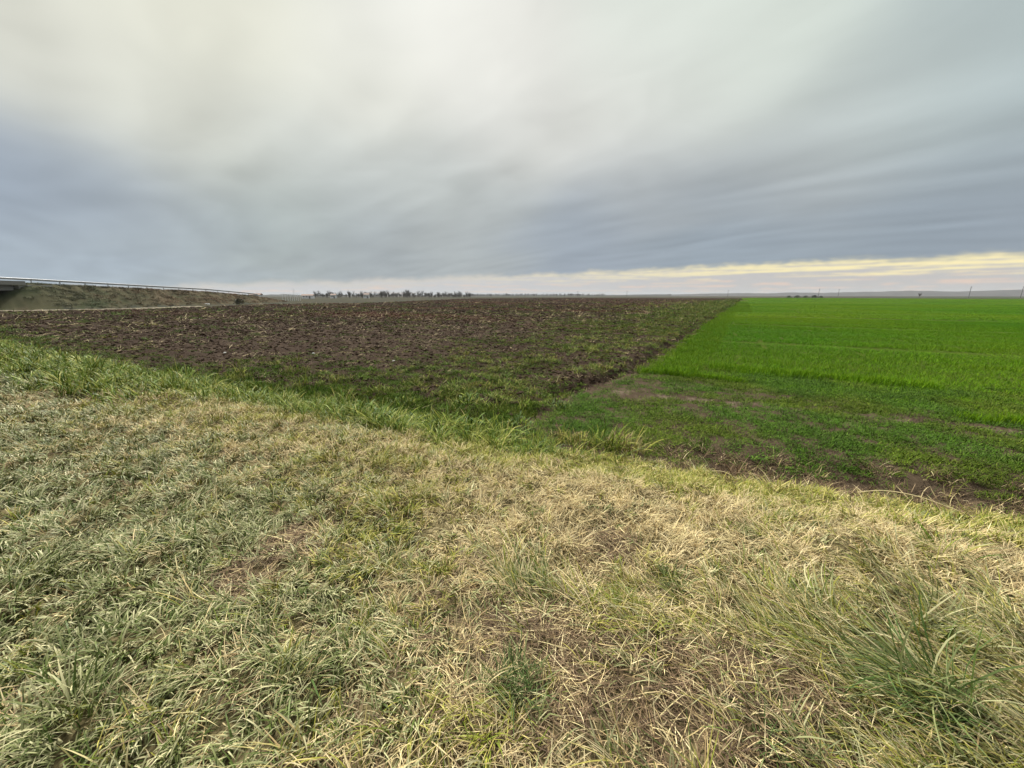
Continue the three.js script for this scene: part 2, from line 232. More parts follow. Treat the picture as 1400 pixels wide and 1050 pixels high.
// where each sort of grass grows on the verge: [x, z, reach, weight]
const spots = {
  straw_grass: [[-2.2, -4.1, 0.8, 1.3], [-4.6, -4.9, 1.1, 1.5], [-2.9, -3.6, 0.6, 0.9], [-1.3, -3.2, 0.5, 0.8], [0.77, -2.81, 0.75, 3.6], [1.43, -2.3, 0.6, 2.4], [2.77, -2.35, 0.8, 1.8], [-0.3, -3.0, 0.5, 1.2], [2.1, -3.0, 0.6, 1.2], [0, -3.4, 0.6, 0.9], [-1.15, -4.1, 0.7, 1.1], [-7.4, -5.9, 1.0, 1.6], [-3.6, -4.6, 1.0, 0.9], [3.0, -2.85, 0.5, 1.3], [-0.48, -2.3, 0.5, 0.6], [2.6, -1.9, 0.5, 0.6], [0.3, -1.5, 0.7, 0.5]],
  thatch: [[-1.58, -1.98, 0.2, 3.2], [-1.55, -2.4, 0.22, 2.0], [0.68, -2.33, 0.22, 2.4], [1.17, -1.32, 0.2, 2.8], [0, -1.76, 0.3, 1.1], [0.55, -1.35, 0.4, 1.2], [0.85, -1.2, 0.4, 0.9], [0.1, -1.5, 0.25, 1], [0.42, -3.9, 0.16, 2.5]],
  yellow_green_grass: [[-1.6, -3.6, 0.8, 1.3], [-3.4, -4.9, 1.0, 1.4], [-5.6, -5.8, 1.2, 1.2], [1.79, -3.5, 0.7, 2.2], [0.6, -3.9, 0.6, 2.0], [2.9, -3.1, 0.5, 1.1], [-0.5, -4.4, 0.8, 1.2], [1.0, -1.9, 0.3, 1.1], [-0.9, -2.6, 0.6, 0.9], [0.55, -1.75, 0.25, 1.2]],
  combed_grass: [[1.64, -1.58, 0.42, 1.8], [2.3, -1.5, 0.6, 1.0], [0.8, -1.6, 0.4, 1.1], [1.5, -1.15, 0.4, 1.3], [0.1, -1.95, 0.22, 1.6], [2.2, -2.2, 0.4, 0.8]],
};
const blob = (list, x, z) => { let v = 0; for (const [a, b, q, w] of list) v += w * Math.exp(-((x - a) ** 2 + (z - b) ** 2) / (q * q)); return v; };
{
  const R = rng(77), sets = {}; let count = 0; for (const k in GRASS) sets[k] = new Blades();
  const put = (x, z, big, num, seg) => {
    const [r, s] = rs(x, z), e = vergeEdge(r); if (s > e + 0.55) return;
    const a = n2(x * 0.8 + 3, z * 0.8), b = n2b(x * 1.7, z * 1.7 + 6), c = n2(x * 4, z * 4);
    const left = sm(-0.3, -2.6, x + 0.12 * z + 0.3 * a), top = sm(e - 0.9, e - 0.1, s);
    const w = {
      grey_green_grass: 0.35 + 1.5 * left * (1 - 0.8 * sm(1.4, 2.6, s)) + 0.35 * a,
      straw_grass: 0.42 + blob(spots.straw_grass, x, z) * (0.8 + 0.4 * b) + 0.25 * b + 0.4 * sm(2.2, 3.2, s) * sm(-2, -5, x) * (1 - top),
      yellow_green_grass: 0.22 + blob(spots.yellow_green_grass, x, z) + 0.3 * a * b + 0.9 * sm(1.5, 3, s) * sm(-1, -4, x) * (0.5 + 0.5 * b) + 2.0 * sm(e - 1.3, e - 0.5, s + 0.4 * a) * sm(-4.5, -2, r) * (0.7 + 0.5 * b),
      lush_grass: 1.6 * sm(e - 0.75, e - 0.1, s + 0.3 * b) * sm(-8, -6, r) * (1 - sm(-2.4, -1.2, r)) + (1.5 + 0.9 * b) * sm(e - 1.3, e - 0.3, s + 0.5 * a) * sm(-3, -7, r) + 2.2 * sm(1.3, 2.4, s) * sm(-7, -10, r) + 1.1 * sm(e - 0.4, e + 0.2, s) * (1 - sm(-2.5, 0, r)),
      combed_grass: 0.12 + blob(spots.combed_grass, x, z) + 0.15 * b,
      thatch: 0.16 + blob(spots.thatch, x, z) + 0.2 * Math.max(0, c) + 0.9 * sm(e + 0.05, e + 0.5, s) * sm(-1, 1, r),
    };
    if (blob(spots.thatch, x, z) > 1.3 && R() < 0.85) { w.grey_green_grass = w.straw_grass = w.yellow_green_grass = 0; }
    let sum = 0; for (const k in w) { w[k] = Math.max(0, w[k]) ** 1.7; sum += w[k]; }
    let t = R() * sum, kind = 'straw_grass'; for (const k in w) { t -= w[k]; if (t <= 0) { kind = k; break; } }
    const pale = 1 + 0.2 * c + 0.15 * (R() - 0.5), y = groundY(x, z) - 0.006, cover = kind === 'thatch' ? 1 : 0.85 + 0.35 * n2b(x * 1.3 + 9, z * 1.3) + 0.25 * R();
    const d = kind === 'combed_grass' ? -2.2 + 0.9 * n2(x * 0.7, z * 0.7 + 20) + (R() - 0.5) : 3 * n2(x * 1.6, z * 1.6 + 40) + (R() - 0.5) * 3.5;
    const blue = kind === 'grey_green_grass' ? 1 + 0.08 * sm(-1.5, -4, x) : 1, G = GRASS[kind], tall = cover * (kind === 'lush_grass' ? (0.55 + 0.6 * R()) * (1 + 0.5 * c + 0.3 * b) : 0.8 + 0.45 * R()) * (big > 1.3 ? 1.15 : 1), tint = pale * (0.88 + 0.24 * R());
    for (let m = 0; m < num; m++) {
      const q = G.reach * big * Math.sqrt(R()), a2 = R() * 6.2832, o = G.f(R, d), ox = x + q * Math.sin(a2), oz = z + q * Math.cos(a2); o.len *= tall; o.wid *= big; o.seg = kind === 'lush_grass' || kind === 'combed_grass' ? Math.max(3, seg) : seg;
      o.base = y; o.col = [o.col[0] * tint, o.col[1] * tint, o.col[2] * tint * blue]; sets[kind].add(ox, oz, o); count++;
    }
  };
  // blades become too fine to see with distance: fewer and broader there
  const rings = [[0.55, 2.2, 590, 1, 13, 4], [2.2, 4.2, 480, 1.12, 13, 4], [4.2, 8, 270, 1.4, 12, 3], [8, 15, 110, 2, 11, 3], [15, 40, 26, 2.8, 11, 3]];
  for (const [d0, d1, dens, big, num, seg] of rings) { const half = (d1 < 5 ? 88 : 68) * Math.PI / 180, n = Math.round(dens * (d1 * d1 - d0 * d0) * half); for (let k = 0; k < n; k++) { const a = (R() * 2 - 1) * half, d = Math.sqrt(d0 * d0 + R() * (d1 * d1 - d0 * d0)); put(d * Math.sin(a), -d * Math.cos(a), big, num, seg); } }
  const names = { grey_green_grass: 'short grey green grass on the roadside verge', straw_grass: 'dead straw coloured grass on the roadside verge', yellow_green_grass: 'yellowish green grass on the roadside verge', lush_grass: 'lush green grass along the edge of the ploughed field', combed_grass: 'long grass combed over to one side on the verge', thatch: 'flattened brown dead grass between the living tufts' };
  for (const k in GRASS) { const o = mesh(k, sets[k].build(), GRASS[k].mat, scene); tag(o, names[k], 'grass', null, 'stuff'); }
  console.log('blades', count);
}

// ---------------------------------------------------------------- the crop: tiles of drilled rows
{
  const CROP = [[0.082, 0.19, 0.004], [0.1, 0.21, 0.005], [0.066, 0.165, 0.004], [0.125, 0.23, 0.006]];
  const tiles = []; for (let k = 0; k < 5; k++) { const R = rng(900 + k), B = new Blades(); for (let row = 0; row < 8; row++) for (let m = 0; m < 95; m++) B.add(R() - 0.5 + 0.02, (row + 0.5) / 8 - 0.5 + (R() - 0.5) * 0.055, { len: 0.1 + 0.09 * R(), wid: 0.006 + 0.004 * R(), dir: R() * 6.2832, tilt: 0.1 + 0.5 * R(), bend: 0.3 + 0.9 * R(), seg: 3, col: pick(R, CROP) }); tiles.push(B.build()); }
  const R = rng(31), list = [], thin = [];
  const turnB = Math.atan2(-BZ, BX);
  const lay = (s0, s1, step, r1) => { for (let s = s0; s < s1; s += step) for (let r = -3; r < r1(s); r += step) {
    const rr = r + (R() - 0.5) * 0.3 * step, ss = s + (R() - 0.5) * 0.1 * step, [x, z] = xz(rr, ss), az = Math.atan2(x, -z); if (rr < border(ss) + 0.5 * step + 0.02 || az > 1.15 || z > 0) continue;
    const front = mix(11.25, 9.25, sm(-0.3, 3.2, rr)) + 0.2 * n2(rr * 0.7, 3), big = n2(rr * 0.05, ss * 0.4), fine = n2b(rr * 0.12, ss * 1.1), lg = n2(x * 0.03, z * 0.03);
    if (ss < front) continue;
    const lip = Math.exp(-(((ss - 13.0 + 0.08 * rr) / 0.35) ** 2)) * sm(-0.5, 0.3, rr) * (1 - sm(4, 5, rr)) + Math.exp(-(((ss - front - 0.3) / 0.3) ** 2)) * (1 - sm(0, 1, rr));
    const young = ss < 12.6 - 0.06 * rr && rr > -0.2 ? 0.55 + 0.15 * n2b(rr * 0.8, ss) : 1, tram = Math.abs(((ss + 0.5 * n2(rr * 0.04, 7)) % 13) - 8) < Math.max(0.5, step * 0.5) ? 0.35 : 1;
    const h = (0.8 + 0.16 * big + 0.12 * fine) * young * tram * (1 + 0.8 * lip), t = 1 + 0.1 * lg + 0.1 * fine + 0.05 * (R() - 0.5), ye = 1 + 0.22 * lg + 0.1 * big + 0.22 * lip;
    list.push([x, groundY(x, z) - 0.01, z, turnB + (R() < 0.5 ? Math.PI : 0) + (R() - 0.5) * 0.05, step * 1.03, h / step * (step > 1 ? 1.1 : 1), t * ye, t * (1 + 0.18 * lip), t]);
  } };
  const small = []; for (let k = 0; k < 4; k++) { const Q = rng(920 + k), B = new Blades(); for (let m = 0; m < 90; m++) B.add((Q() - 0.5) * 0.36, (Q() - 0.5) * 0.36, { len: 0.1 + 0.09 * Q(), wid: 0.006 + 0.004 * Q(), dir: Q() * 6.2832, tilt: 0.1 + 0.5 * Q(), bend: 0.3 + 0.9 * Q(), seg: 3, col: pick(Q, CROP) }); small.push(B.build()); }
  const rim = [];
  for (let s = 11; s < 140; s += 0.33) { const m = s < 60 ? 1.6 : 3.2; for (let r = 0.08; r < m; r += 0.33) { const ss = s + (R() - 0.5) * 0.15, rr = border(ss) + r + (R() - 0.5) * 0.12, [x, z] = xz(rr, ss), t = 1 + 0.1 * n2(x * 0.03, z * 0.03) + 0.1 * (R() - 0.5); if (ss < 11.3 + 0.15 * n2(rr * 2, 3) || (r < 0.2 && R() < 0.4)) continue; rim.push([x, groundY(x, z) - 0.01, z, R() * 6.2832, 1, 0.85 + 0.3 * R(), t * 1.15, t, t]); } }
  const brink = (r0, r1, f) => { for (let r = r0; r < r1; r += 0.16) for (let q = 0; q < 2; q++) { const ss = f(r) + 0.14 * q + (R() - 0.5) * 0.12 + 0.08 * n2(r * 1.6, 2), [x, z] = xz(r + (R() - 0.5) * 0.1, ss), t = 1.08 + 0.14 * (R() - 0.5); if (R() < 0.08) continue; rim.push([x, groundY(x, z) - 0.01, z, R() * 6.2832, 1, 1.05 + 0.35 * R(), t * 1.2, t * 1.08, t]); } };
  brink(-1.95, 0.5, r => 11.3 - 0.12 * (r + 1)); brink(-0.1, 4.4, r => 13.05 - 0.08 * r); brink(4, 12, r => 9.6 + 0.1 * (r - 4));
  lay(8.8, 46, 1, s => 1.9 * s + 8); lay(46, 130, 2, s => 1.9 * s + 8); lay(130, 385, 4, s => 1.9 * s + 8);
  const g = new THREE.Group(); g.name = 'cereal_crop'; tag(g, 'bright green young cereal crop in drilled rows', 'crop', null, 'stuff'); scene.add(g); spread(g, 'crop_tile', tiles, cropMat, list); spread(g, 'crop_tuft', small, cropMat, rim); console.log('crop', list.length);
  // thin self-sown cereal and weeds between the verge and the crop
  const low = []; for (let k = 0; k < 5; k++) { const Q = rng(950 + k), B = new Blades(); for (let m = 0; m < 60; m++) { const q = 0.22 * Math.sqrt(Q()), a = Q() * 6.2832; B.add(q * Math.sin(a), q * Math.cos(a), { len: 0.04 + 0.08 * Q(), wid: 0.007 + 0.009 * Q(), dir: Q() * 6.2832, tilt: 0.4 + 0.8 * Q(), bend: 0.3 + 0.7 * Q(), seg: 3, broad: Q() < 0.5, col: pick(Q, [[0.075, 0.14, 0.012], [0.1, 0.175, 0.015], [0.05, 0.1, 0.012], [0.14, 0.2, 0.03], [0.09, 0.13, 0.03]]) }); } low.push(B.build()); }
  for (let k = 0; k < 26000; k++) {
    const r = -3 + 15 * R(), e = vergeEdge(r), s = e + 0.9 + R() * (13.2 - e - 0.9), [x, z] = xz(r, s); if (r < border(s) + 0.15 || z > -1) continue;
    const bare = Math.exp(-(((s - 8.8 - 0.08 * r) / 0.24) ** 2)) * sm(-0.2, 0.4, n2(r * 0.8, s * 0.5)) + 0.6 * Math.exp(-(((r + 1.7) / 0.6) ** 2)) * sm(7, 9, s) + Math.exp(-(((s - e - 1.1) / 0.55) ** 2)) * sm(-1, 0.5, r);
    const d = (0.55 + 0.4 * n2(x * 0.9, z * 0.9) + 0.4 * sm(9.2, 11, s)) * (1 - 0.4 * sm(2.2, 0.2, r) * sm(7, 8.5, s)); if (R() > d * (1 - bare)) continue;
    const t = 0.8 + 0.35 * R() + 0.2 * n2b(x * 0.6, z * 0.6); thin.push([x, groundY(x, z), z, R() * 6.2832, 0.4 + 0.35 * R(), 0.8 + 0.6 * R(), t * mix(0.85, 1.15, sm(-0.5, 0.8, n2(x * 0.4, z * 0.4 + 30))), t, t * 0.9]);
  }
  const g2 = new THREE.Group(); g2.name = 'field_margin_weeds'; tag(g2, 'low green weeds between the ditch and the crop', 'weeds', null, 'stuff'); scene.add(g2); spread(g2, 'weed_tuft', low, cropMat, thin); console.log('thin', thin.length);

  // dead stems and matted leaves along the ditch
  { const B = new Blades(), Q = rng(321); for (let k = 0; k < 2600; k++) { const r = -1.4 + 10 * Q(), e = vergeEdge(r), s = e + 0.45 + 1.25 * Q(), m = n2(r * 1.3, s * 1.1 + 50); if (Q() > 0.35 + 0.8 * m) continue; const [x, z] = xz(r, s), y = groundY(x, z) - 0.005, d0 = Q() * 6.2832, tall = 0.5 + Q();
      for (let i = 0; i < 16; i++) B.add(x + (Q() - 0.5) * 0.14, z + (Q() - 0.5) * 0.14, { base: y, len: (0.05 + 0.13 * Q()) * tall, wid: 0.004 + 0.005 * Q(), dir: d0 + (Q() - 0.5) * 4, tilt: 0.3 + 1.1 * Q(), bend: 0.2 + 1.2 * Q(), sway: (Q() - 0.5) * 0.08, kink: Q() < 0.4 ? 0.5 : 9, col: pick(Q, Q() < 0.75 ? BROWN : Q() < 0.5 ? STRAW : LUSH) }); }
    tag(mesh('ditch_dead_weeds', B.build(), dryMat, scene), 'tangled brown dead stems and leaves lining the ditch', 'dead weeds', null, 'stuff'); }
  // weeds and stubble on the ploughed land
  const weeds = [], straw = [], clods = [];
  const R5 = rng(55);
  const place = (d0, d1, n, f) => { for (let k = 0; k < n; k++) { const a = mix(-62, 40, R5()) * Math.PI / 180, d = d0 * Math.pow(d1 / d0, Math.sqrt(R5()) ), x = d * Math.sin(a), z = -d * Math.cos(a), [r, s] = rs(x, z); if (!inPlough(x, z, r, s)) continue; f(x, z, r, s, d); } };
  place(5, 280, 260000, (x, z, r, s, d) => {
    const b = border(s), near = sm(-11, -3, r - b + 4 * n2(x * 0.1, z * 0.1)), edge = 1 - sm(0.5, 3.5, s - vergeEdge(r)), strip = sm(0.1, 0.6, n2(r * 0.15, s * 0.5) );
    let p = 0.06 + 1.5 * near * Math.max(0, 0.5 + 0.7 * n2b(x * 0.35, z * 0.35)) + 0.75 * edge + 0.15 * strip * sm(-30, -6, r - b);
    p *= 1 - 0.85 * Math.exp(-(((r - b + 0.32) / 0.3) ** 2)) * sm(7.5, 9, s);
    p *= 1 - 0.6 * sm(40, 110, d) * (1 - near); if (R5() > p * 0.62) return; const t = 0.75 + 0.55 * R5(), q = (0.35 + 0.75 * R5() * R5()) * Math.max(0.85, Math.min(7, d / 16)); weeds.push([x, groundY(x, z) - 0.01, z, R5() * 6.2832, q, 0.9 + 0.7 * R5(), t * (0.8 + 0.9 * R5() * R5()), t * 0.85, t]);
  });
  for (let k = 0; k < 16000; k++) {                   // a dense growth of weeds where the verge meets the ploughed land
    const r = -14 + 12.5 * R5(), u = R5() ** 1.5 * 5.5, s = vergeEdge(r) + 0.35 + u, [x, z] = xz(r, s); if (r > border(s) - 0.1) continue;
    const p = (1 - u / 5.8) * (0.65 + 0.75 * n2(x * 0.5 + 8, z * 0.5)) * mix(0.35, 1, sm(-11, -5, r)); if (R5() > p) continue;
    const t = 0.7 + 0.6 * R5(), ye = 1 + 0.5 * Math.max(0, n2b(x * 0.7, z * 0.7)); weeds.push([x, groundY(x, z) - 0.01, z, R5() * 6.2832, 0.4 + 0.7 * R5() * R5(), 1.1 + 1.8 * R5() * (1 - u / 6), t * ye, t, t]);
  }
  const high = []; for (let k = 0; k < 5; k++) { const Q = rng(960 + k), B = new Blades(); for (let m = 0; m < 34; m++) { const q = 0.13 * Math.sqrt(Q()), a = Q() * 6.2832; B.add(q * Math.sin(a), q * Math.cos(a), { len: 0.08 + 0.2 * Q(), wid: 0.009 + 0.012 * Q(), dir: Q() * 6.2832, tilt: 0.1 + 0.7 * Q(), bend: 0.2 + 0.9 * Q(), seg: 3, broad: Q() < 0.5, base: 0.1 * Q(), col: pick(Q, [[0.085, 0.135, 0.02], [0.12, 0.175, 0.028], [0.06, 0.1, 0.016], [0.2, 0.22, 0.06], [0.15, 0.17, 0.06]]) }); } high.push(B.build()); }
  const talls = [];
  for (let k = 0; k < 30000; k++) {
    const s = 6 * Math.pow(28, R5()), u = R5() ** 1.3 * mix(7, 26, sm(8, 110, s)), r = border(s) - 0.25 - u, [x, z] = xz(r, s); if (s < vergeEdge(r) + 0.7) continue;
    const furrow = Math.exp(-(((r - border(s) + 0.4) / 0.3) ** 2)) * sm(7.5, 9, s), p = (1 - u / mix(7.5, 28, sm(8, 110, s))) * Math.max(0, 0.4 + 0.9 * n2(x * 0.28 + 3, z * 0.28) + 0.3 * n2b(x * 1.1, z * 1.1)) * (1 - 0.8 * furrow); if (R5() > p * 0.26 * (1 - 0.35 * sm(6, 14, 20 - s))) continue;
    const t = 0.85 + 0.7 * R5(); talls.push([x, groundY(x, z) - 0.01, z, R5() * 6.2832, (0.4 + 0.6 * R5()) * Math.max(1, Math.min(3, s / 30)), 0.55 + 0.45 * R5(), t * (0.9 + 0.4 * R5()), t, t]);
  }
  for (let k = 0; k < 150; k++) { const r = -13 + 11 * R5(), s = vergeEdge(r) + 0.3 + 3.2 * R5() ** 1.6, [x, z] = xz(r, s); if (R5() > 0.5 + 0.7 * n2(x * 0.6, z * 0.6 + 5) || r > border(s)) continue; const t = 1.0 + 0.7 * R5(); talls.push([x, groundY(x, z) - 0.01, z, R5() * 6.2832, 0.6 + 0.5 * R5(), 0.8 + 0.5 * R5(), t * 1.15, t, t]); }
  { const g = new THREE.Group(); g.name = 'tall_plough_weeds'; tag(g, 'ragged weeds on the ploughed land near the crop and the verge', 'weeds', null, 'stuff'); scene.add(g); spread(g, 'weed_tuft', high, cropMat, talls); console.log('talls', talls.length); }
  place(5, 220, 110000, (x, z, r, s, d) => { if (R5() > (0.05 + 0.25 * n2(x * 0.2, z * 0.35)) * (1 - 0.8 * sm(25, 80, d))) return; const t = 0.6 + 0.6 * R5(); straw.push([x, groundY(x, z) + 0.004, z, R5() * 6.2832, (0.5 + R5()) * Math.max(0.7, Math.min(6, d / 18)), 1, t, t, t]); });
  place(5, 300, 260000, (x, z, r, s, d) => { const q = (0.01 + 0.045 * R5() ** 3) * Math.max(1, Math.min(8, d / 18)), t = 0.86 + 0.28 * R5(), red = 1 + 0.35 * sm(14, 30, s) * sm(-0.1, 0.7, n2(s * 0.055 + 0.6, r * 0.012)); clods.push([x, groundY(x, z) + q * 0.1, z, R5() * 6.2832, q, 0.38 + 0.3 * R5(), t * red, t, t * 0.97, (R5() - 0.5), (R5() - 0.5)]); });
  const bits = []; for (let k = 0; k < 4; k++) { const Q = rng(980 + k), B = new Blades(); for (let m = 0; m < 5; m++) B.add((Q() - 0.5) * 0.3, (Q() - 0.5) * 0.3, { len: 0.08 + 0.16 * Q(), wid: 0.005 + 0.005 * Q(), dir: Q() * 6.2832, tilt: 1.1 + 0.45 * Q(), bend: (Q() - 0.3) * 0.6, twist: Q(), seg: 3, y: 0.01, col: pick(Q, STRAW) }); bits.push(B.build()); }
  const lumps = []; for (let k = 0; k < 6; k++) { const g = new THREE.IcosahedronGeometry(1, 2), p = g.attributes.position; for (let i = 0; i < p.count; i++) { const x = p.getX(i), y = p.getY(i), z = p.getZ(i), v = 1 + 0.3 * n3(x * 1.1 + k * 9, y * 1.1, z * 1.1) + 0.16 * n3(x * 2.7, y * 2.7 + k * 7, z * 2.7); p.setXYZ(i, x * v * 1.2, y * v, z * v); } g.computeVertexNormals(); lumps.push(g); }
  const rough = []; for (let k = 0; k < 4; k++) { const Q = rng(990 + k), B = new Blades(); for (let m = 0; m < 46; m++) { const q = 0.7 * Math.sqrt(Q()), a = Q() * 6.2832; B.add(q * Math.sin(a), q * Math.cos(a), { len: 0.25 + 0.4 * Q(), wid: 0.05 + 0.05 * Q(), dir: Q() * 6.2832, tilt: 0.2 + 0.8 * Q(), bend: 0.4 + 0.8 * Q(), seg: 3, col: pick(Q, [[0.13, 0.105, 0.055], [0.085, 0.085, 0.036], [0.19, 0.14, 0.085], [0.24, 0.18, 0.115]]) }); } rough.push(B.build()); }
  const bank = []; for (let k = 0; k < 5200; k++) { const x = -84 + 26 * R5(), z = -150 + 105 * R5(), up = rampUp(x, z); if (up < 0.05 || z > -63.5 + 4 * R5() || table(crestT, z) < 0.1) continue; const [r, s] = rs(x, z); if (inPlough(x, z, r, s)) continue; const m = n2(x * 0.25, z * 0.09 + 7), gr = sm(-85, -62, z + 6 * n2(x * 0.2, z * 0.2)), t = 0.75 + 0.4 * R5() + 0.3 * n2b(x * 0.3, z * 0.14); bank.push([x, groundY(x, z) - 0.03, z, R5() * 6.2832, 0.45 + 0.5 * R5(), 0.6 + 0.5 * R5(), t * mix(1.05 + 0.15 * m, 0.75, gr), t * mix(0.95, 1.0, gr), t]); }
  const g6 = new THREE.Group(); g6.name = 'embankment_grass'; tag(g6, 'rough dull grass covering the slope of the embankment', 'grass', null, 'stuff'); scene.add(g6); spread(g6, 'rough_tuft', rough, cropMat, bank);
  const g3 = new THREE.Group(); g3.name = 'plough_weeds'; tag(g3, 'scattered green weeds regrowing on the ploughed soil', 'weeds', null, 'stuff'); scene.add(g3); spread(g3, 'weed_tuft', low, cropMat, weeds);
  const g4 = new THREE.Group(); g4.name = 'crop_residue'; tag(g4, 'bits of pale straw and stubble on the ploughed soil', 'straw', null, 'stuff'); scene.add(g4); spread(g4, 'straw_bits', bits, dryMat, straw);
  const g5 = new THREE.Group(); g5.name = 'soil_clods'; tag(g5, 'dark crumbled soil clods strewn over the ploughed field', 'soil', null, 'stuff'); scene.add(g5);
  const soilMat = new THREE.MeshPhysicalMaterial({ color: new THREE.Color().setRGB(0.056, 0.038, 0.027), roughness: 1, specularIntensity: 0.15 }); spread(g5, 'clod', lumps, soilMat, clods); console.log('weeds', weeds.length, 'straw', straw.length, 'clods', clods.length);
}

// ---------------------------------------------------------------- grass tussocks and weeds that stand out
{
  const shapes = {};                                  // one blade each, shared by all the tussocks
  const bladeShape = (key, o) => shapes[key] ??= (() => { const B = new Blades(); B.add(0, 0, { seg: 5, dir: 0, twist: 0, col: [1, 1, 1], ...o }); return B.build(); })();
  const tones = c => c.map(q => new THREE.MeshPhysicalMaterial({ color: new THREE.Color().setRGB(...q), roughness: 0.6, specularIntensity: 0.2, side: THREE.DoubleSide }));
  const T = { dark: tones(DARK), grey: tones(GREY), yellow: tones(YELL), lush: tones(LUSH), straw: tones(STRAW), brown: tones(BROWN) };
  function tussock(name, label, category, x, z, o) {  // o: n, len, wid, reach, lean [dir, amount], tones, fine, group
    const R = rng(Math.round(Math.abs(x * 971 + z * 577)) + 3), t = thing(name, label, category, [x, groundY(x, z) - 0.01, z], 0, o.group);
    for (let k = 0; k < o.n; k++) {
      const v = Math.floor(R() * 6), g = bladeShape(`${o.broad ? 'leaf' : 'blade'}${v}`, o.broad ? { len: 1, wid: 0.17 + 0.02 * v, tilt: 0.1, bend: 0.4 + 0.25 * v, broad: true } : { len: 1, wid: 0.036 + 0.004 * (v % 3), tilt: 0.02, bend: 0.3 + 0.28 * v, sway: (v - 2.5) * 0.05, twist: (v % 3 - 1) * 0.6 });
      const set = R() < (o.mixed ?? 0.2) ? (o.second ?? T.straw) : o.tones, b = mesh(o.broad ? 'leaf' : 'blade', g, set[Math.floor(R() * set.length)], t);
      const q = o.reach * Math.sqrt(R()), a = R() * 6.2832, len = o.len * (0.5 + 0.6 * R()) * (o.broad ? 0.5 : 1), lean = o.lean ?? [0, 0], out = R() < (o.loose ?? 0.35) ? R() * 6.2832 : a;
      b.position.set(q * Math.sin(a), o.broad ? o.len * 0.75 * R() * (1 - 0.7 * q / o.reach) : 0, q * Math.cos(a)); b.scale.set(len * (o.wid ?? 1), len, len);
      E4.set(0.1 + 0.5 * R(), out, 0, 'YXZ'); b.quaternion.setFromEuler(E4); if (lean[1]) b.quaternion.premultiply(Q4.setFromAxisAngle(S4.set(Math.cos(lean[0]), 0, -Math.sin(lean[0])), lean[1] * (0.7 + 0.6 * R())));
    }
    if (o.fine) { const B = new Blades(), cs = o.fineCols; for (let k = 0; k < o.fine; k++) { const q = o.reach * 1.25 * Math.sqrt(R()), a = R() * 6.2832; B.add(q * Math.sin(a), q * Math.cos(a), { len: o.len * (0.3 + 0.5 * R()), wid: 0.004 + 0.002 * R(), dir: (o.lean && o.lean[1] > 0.3 ? o.lean[0] + (R() - 0.5) * 1.6 : R() * 6.2832), tilt: 0.15 + (o.lean ? o.lean[1] * 0.8 : 0) + 0.5 * R(), bend: 0.3 + R(), sway: (R() - 0.5) * 0.05, col: pick(R, cs) }); } const f = mesh('fine_blades', B.build(), leafMat, t); f.userData.kind = 'stuff'; }
    return t;
  }
  tussock('grass_tussock', 'dense upright dark green grass tussock standing alone in flattened brown grass', 'tussock', 0.02, -1.3, { n: 90, len: 0.2, wid: 0.8, reach: 0.085, tones: T.dark, second: T.grey, mixed: 0.3, fine: 240, fineCols: DARK });
  tussock('grass_tussock', 'long loose green tussock falling to one side behind the upright dark tussock', 'tussock', 0.1, -1.9, { n: 70, len: 0.25, reach: 0.1, lean: [-2.0, 0.45], tones: T.grey, second: T.dark, mixed: 0.4, fine: 160, fineCols: GREY });
  tussock('grass_tussock', 'big dark tussock whose long blades are swept flat over the straw', 'tussock', 1.76, -1.26, { n: 120, len: 0.4, wid: 0.5, reach: 0.13, lean: [-1.9, 0.75], tones: T.dark, second: T.grey, mixed: 0.5, fine: 260, fineCols: DARK });
  tussock('grass_tussock', 'yellow green tussock with long blades combed over beside the big swept tussock', 'tussock', 1.62, -1.62, { n: 90, len: 0.36, wid: 0.55, reach: 0.14, lean: [-2.1, 0.8], tones: T.yellow, second: T.grey, mixed: 0.5, fine: 200, fineCols: GREY });
  tussock('grass_tussock', 'pale green tussock of broad arching blades near the swept dark tussock', 'tussock', 2.15, -1.6, { n: 70, len: 0.34, reach: 0.12, lean: [1.2, 0.4], wid: 0.75, tones: T.grey, second: T.yellow, mixed: 0.3, fine: 120, fineCols: GREY });
  tussock('grass_tussock', 'low blue green tussock in the brown dead grass below the swept tussock', 'tussock', 1.02, -1.12, { n: 60, len: 0.2, reach: 0.1, tones: T.dark, second: T.grey, mixed: 0.5, fine: 120, fineCols: DARK });
  tussock('grass_tussock', 'small dark green tussock at the edge of the pale straw patch', 'tussock', 0.95, -1.95, { n: 50, len: 0.19, reach: 0.08, lean: [0.8, 0.25], tones: T.dark, second: T.yellow, mixed: 0.4, fine: 90, fineCols: DARK });
  tussock('grass_tussock', 'slender green tussock amid the short grey green grass', 'tussock', -0.95, -1.35, { n: 55, len: 0.22, reach: 0.08, lean: [0.6, 0.2], tones: T.dark, second: T.grey, mixed: 0.5, fine: 110, fineCols: GREY });
  tussock('grass_tussock', 'coarse grey green tussock with thick pale blades on the verge', 'tussock', -1.75, -1.2, { n: 60, len: 0.2, reach: 0.1, wid: 1.3, tones: T.grey, second: T.dark, mixed: 0.3, fine: 100, fineCols: GREY });
  tussock('grass_tussock', 'lush green tussock growing behind the straw patch near the ditch', 'tussock', 2.9, -2.25, { n: 60, len: 0.24, reach: 0.12, lean: [-1.8, 0.35], tones: T.lush, second: T.grey, mixed: 0.45, fine: 110, fineCols: YELL });
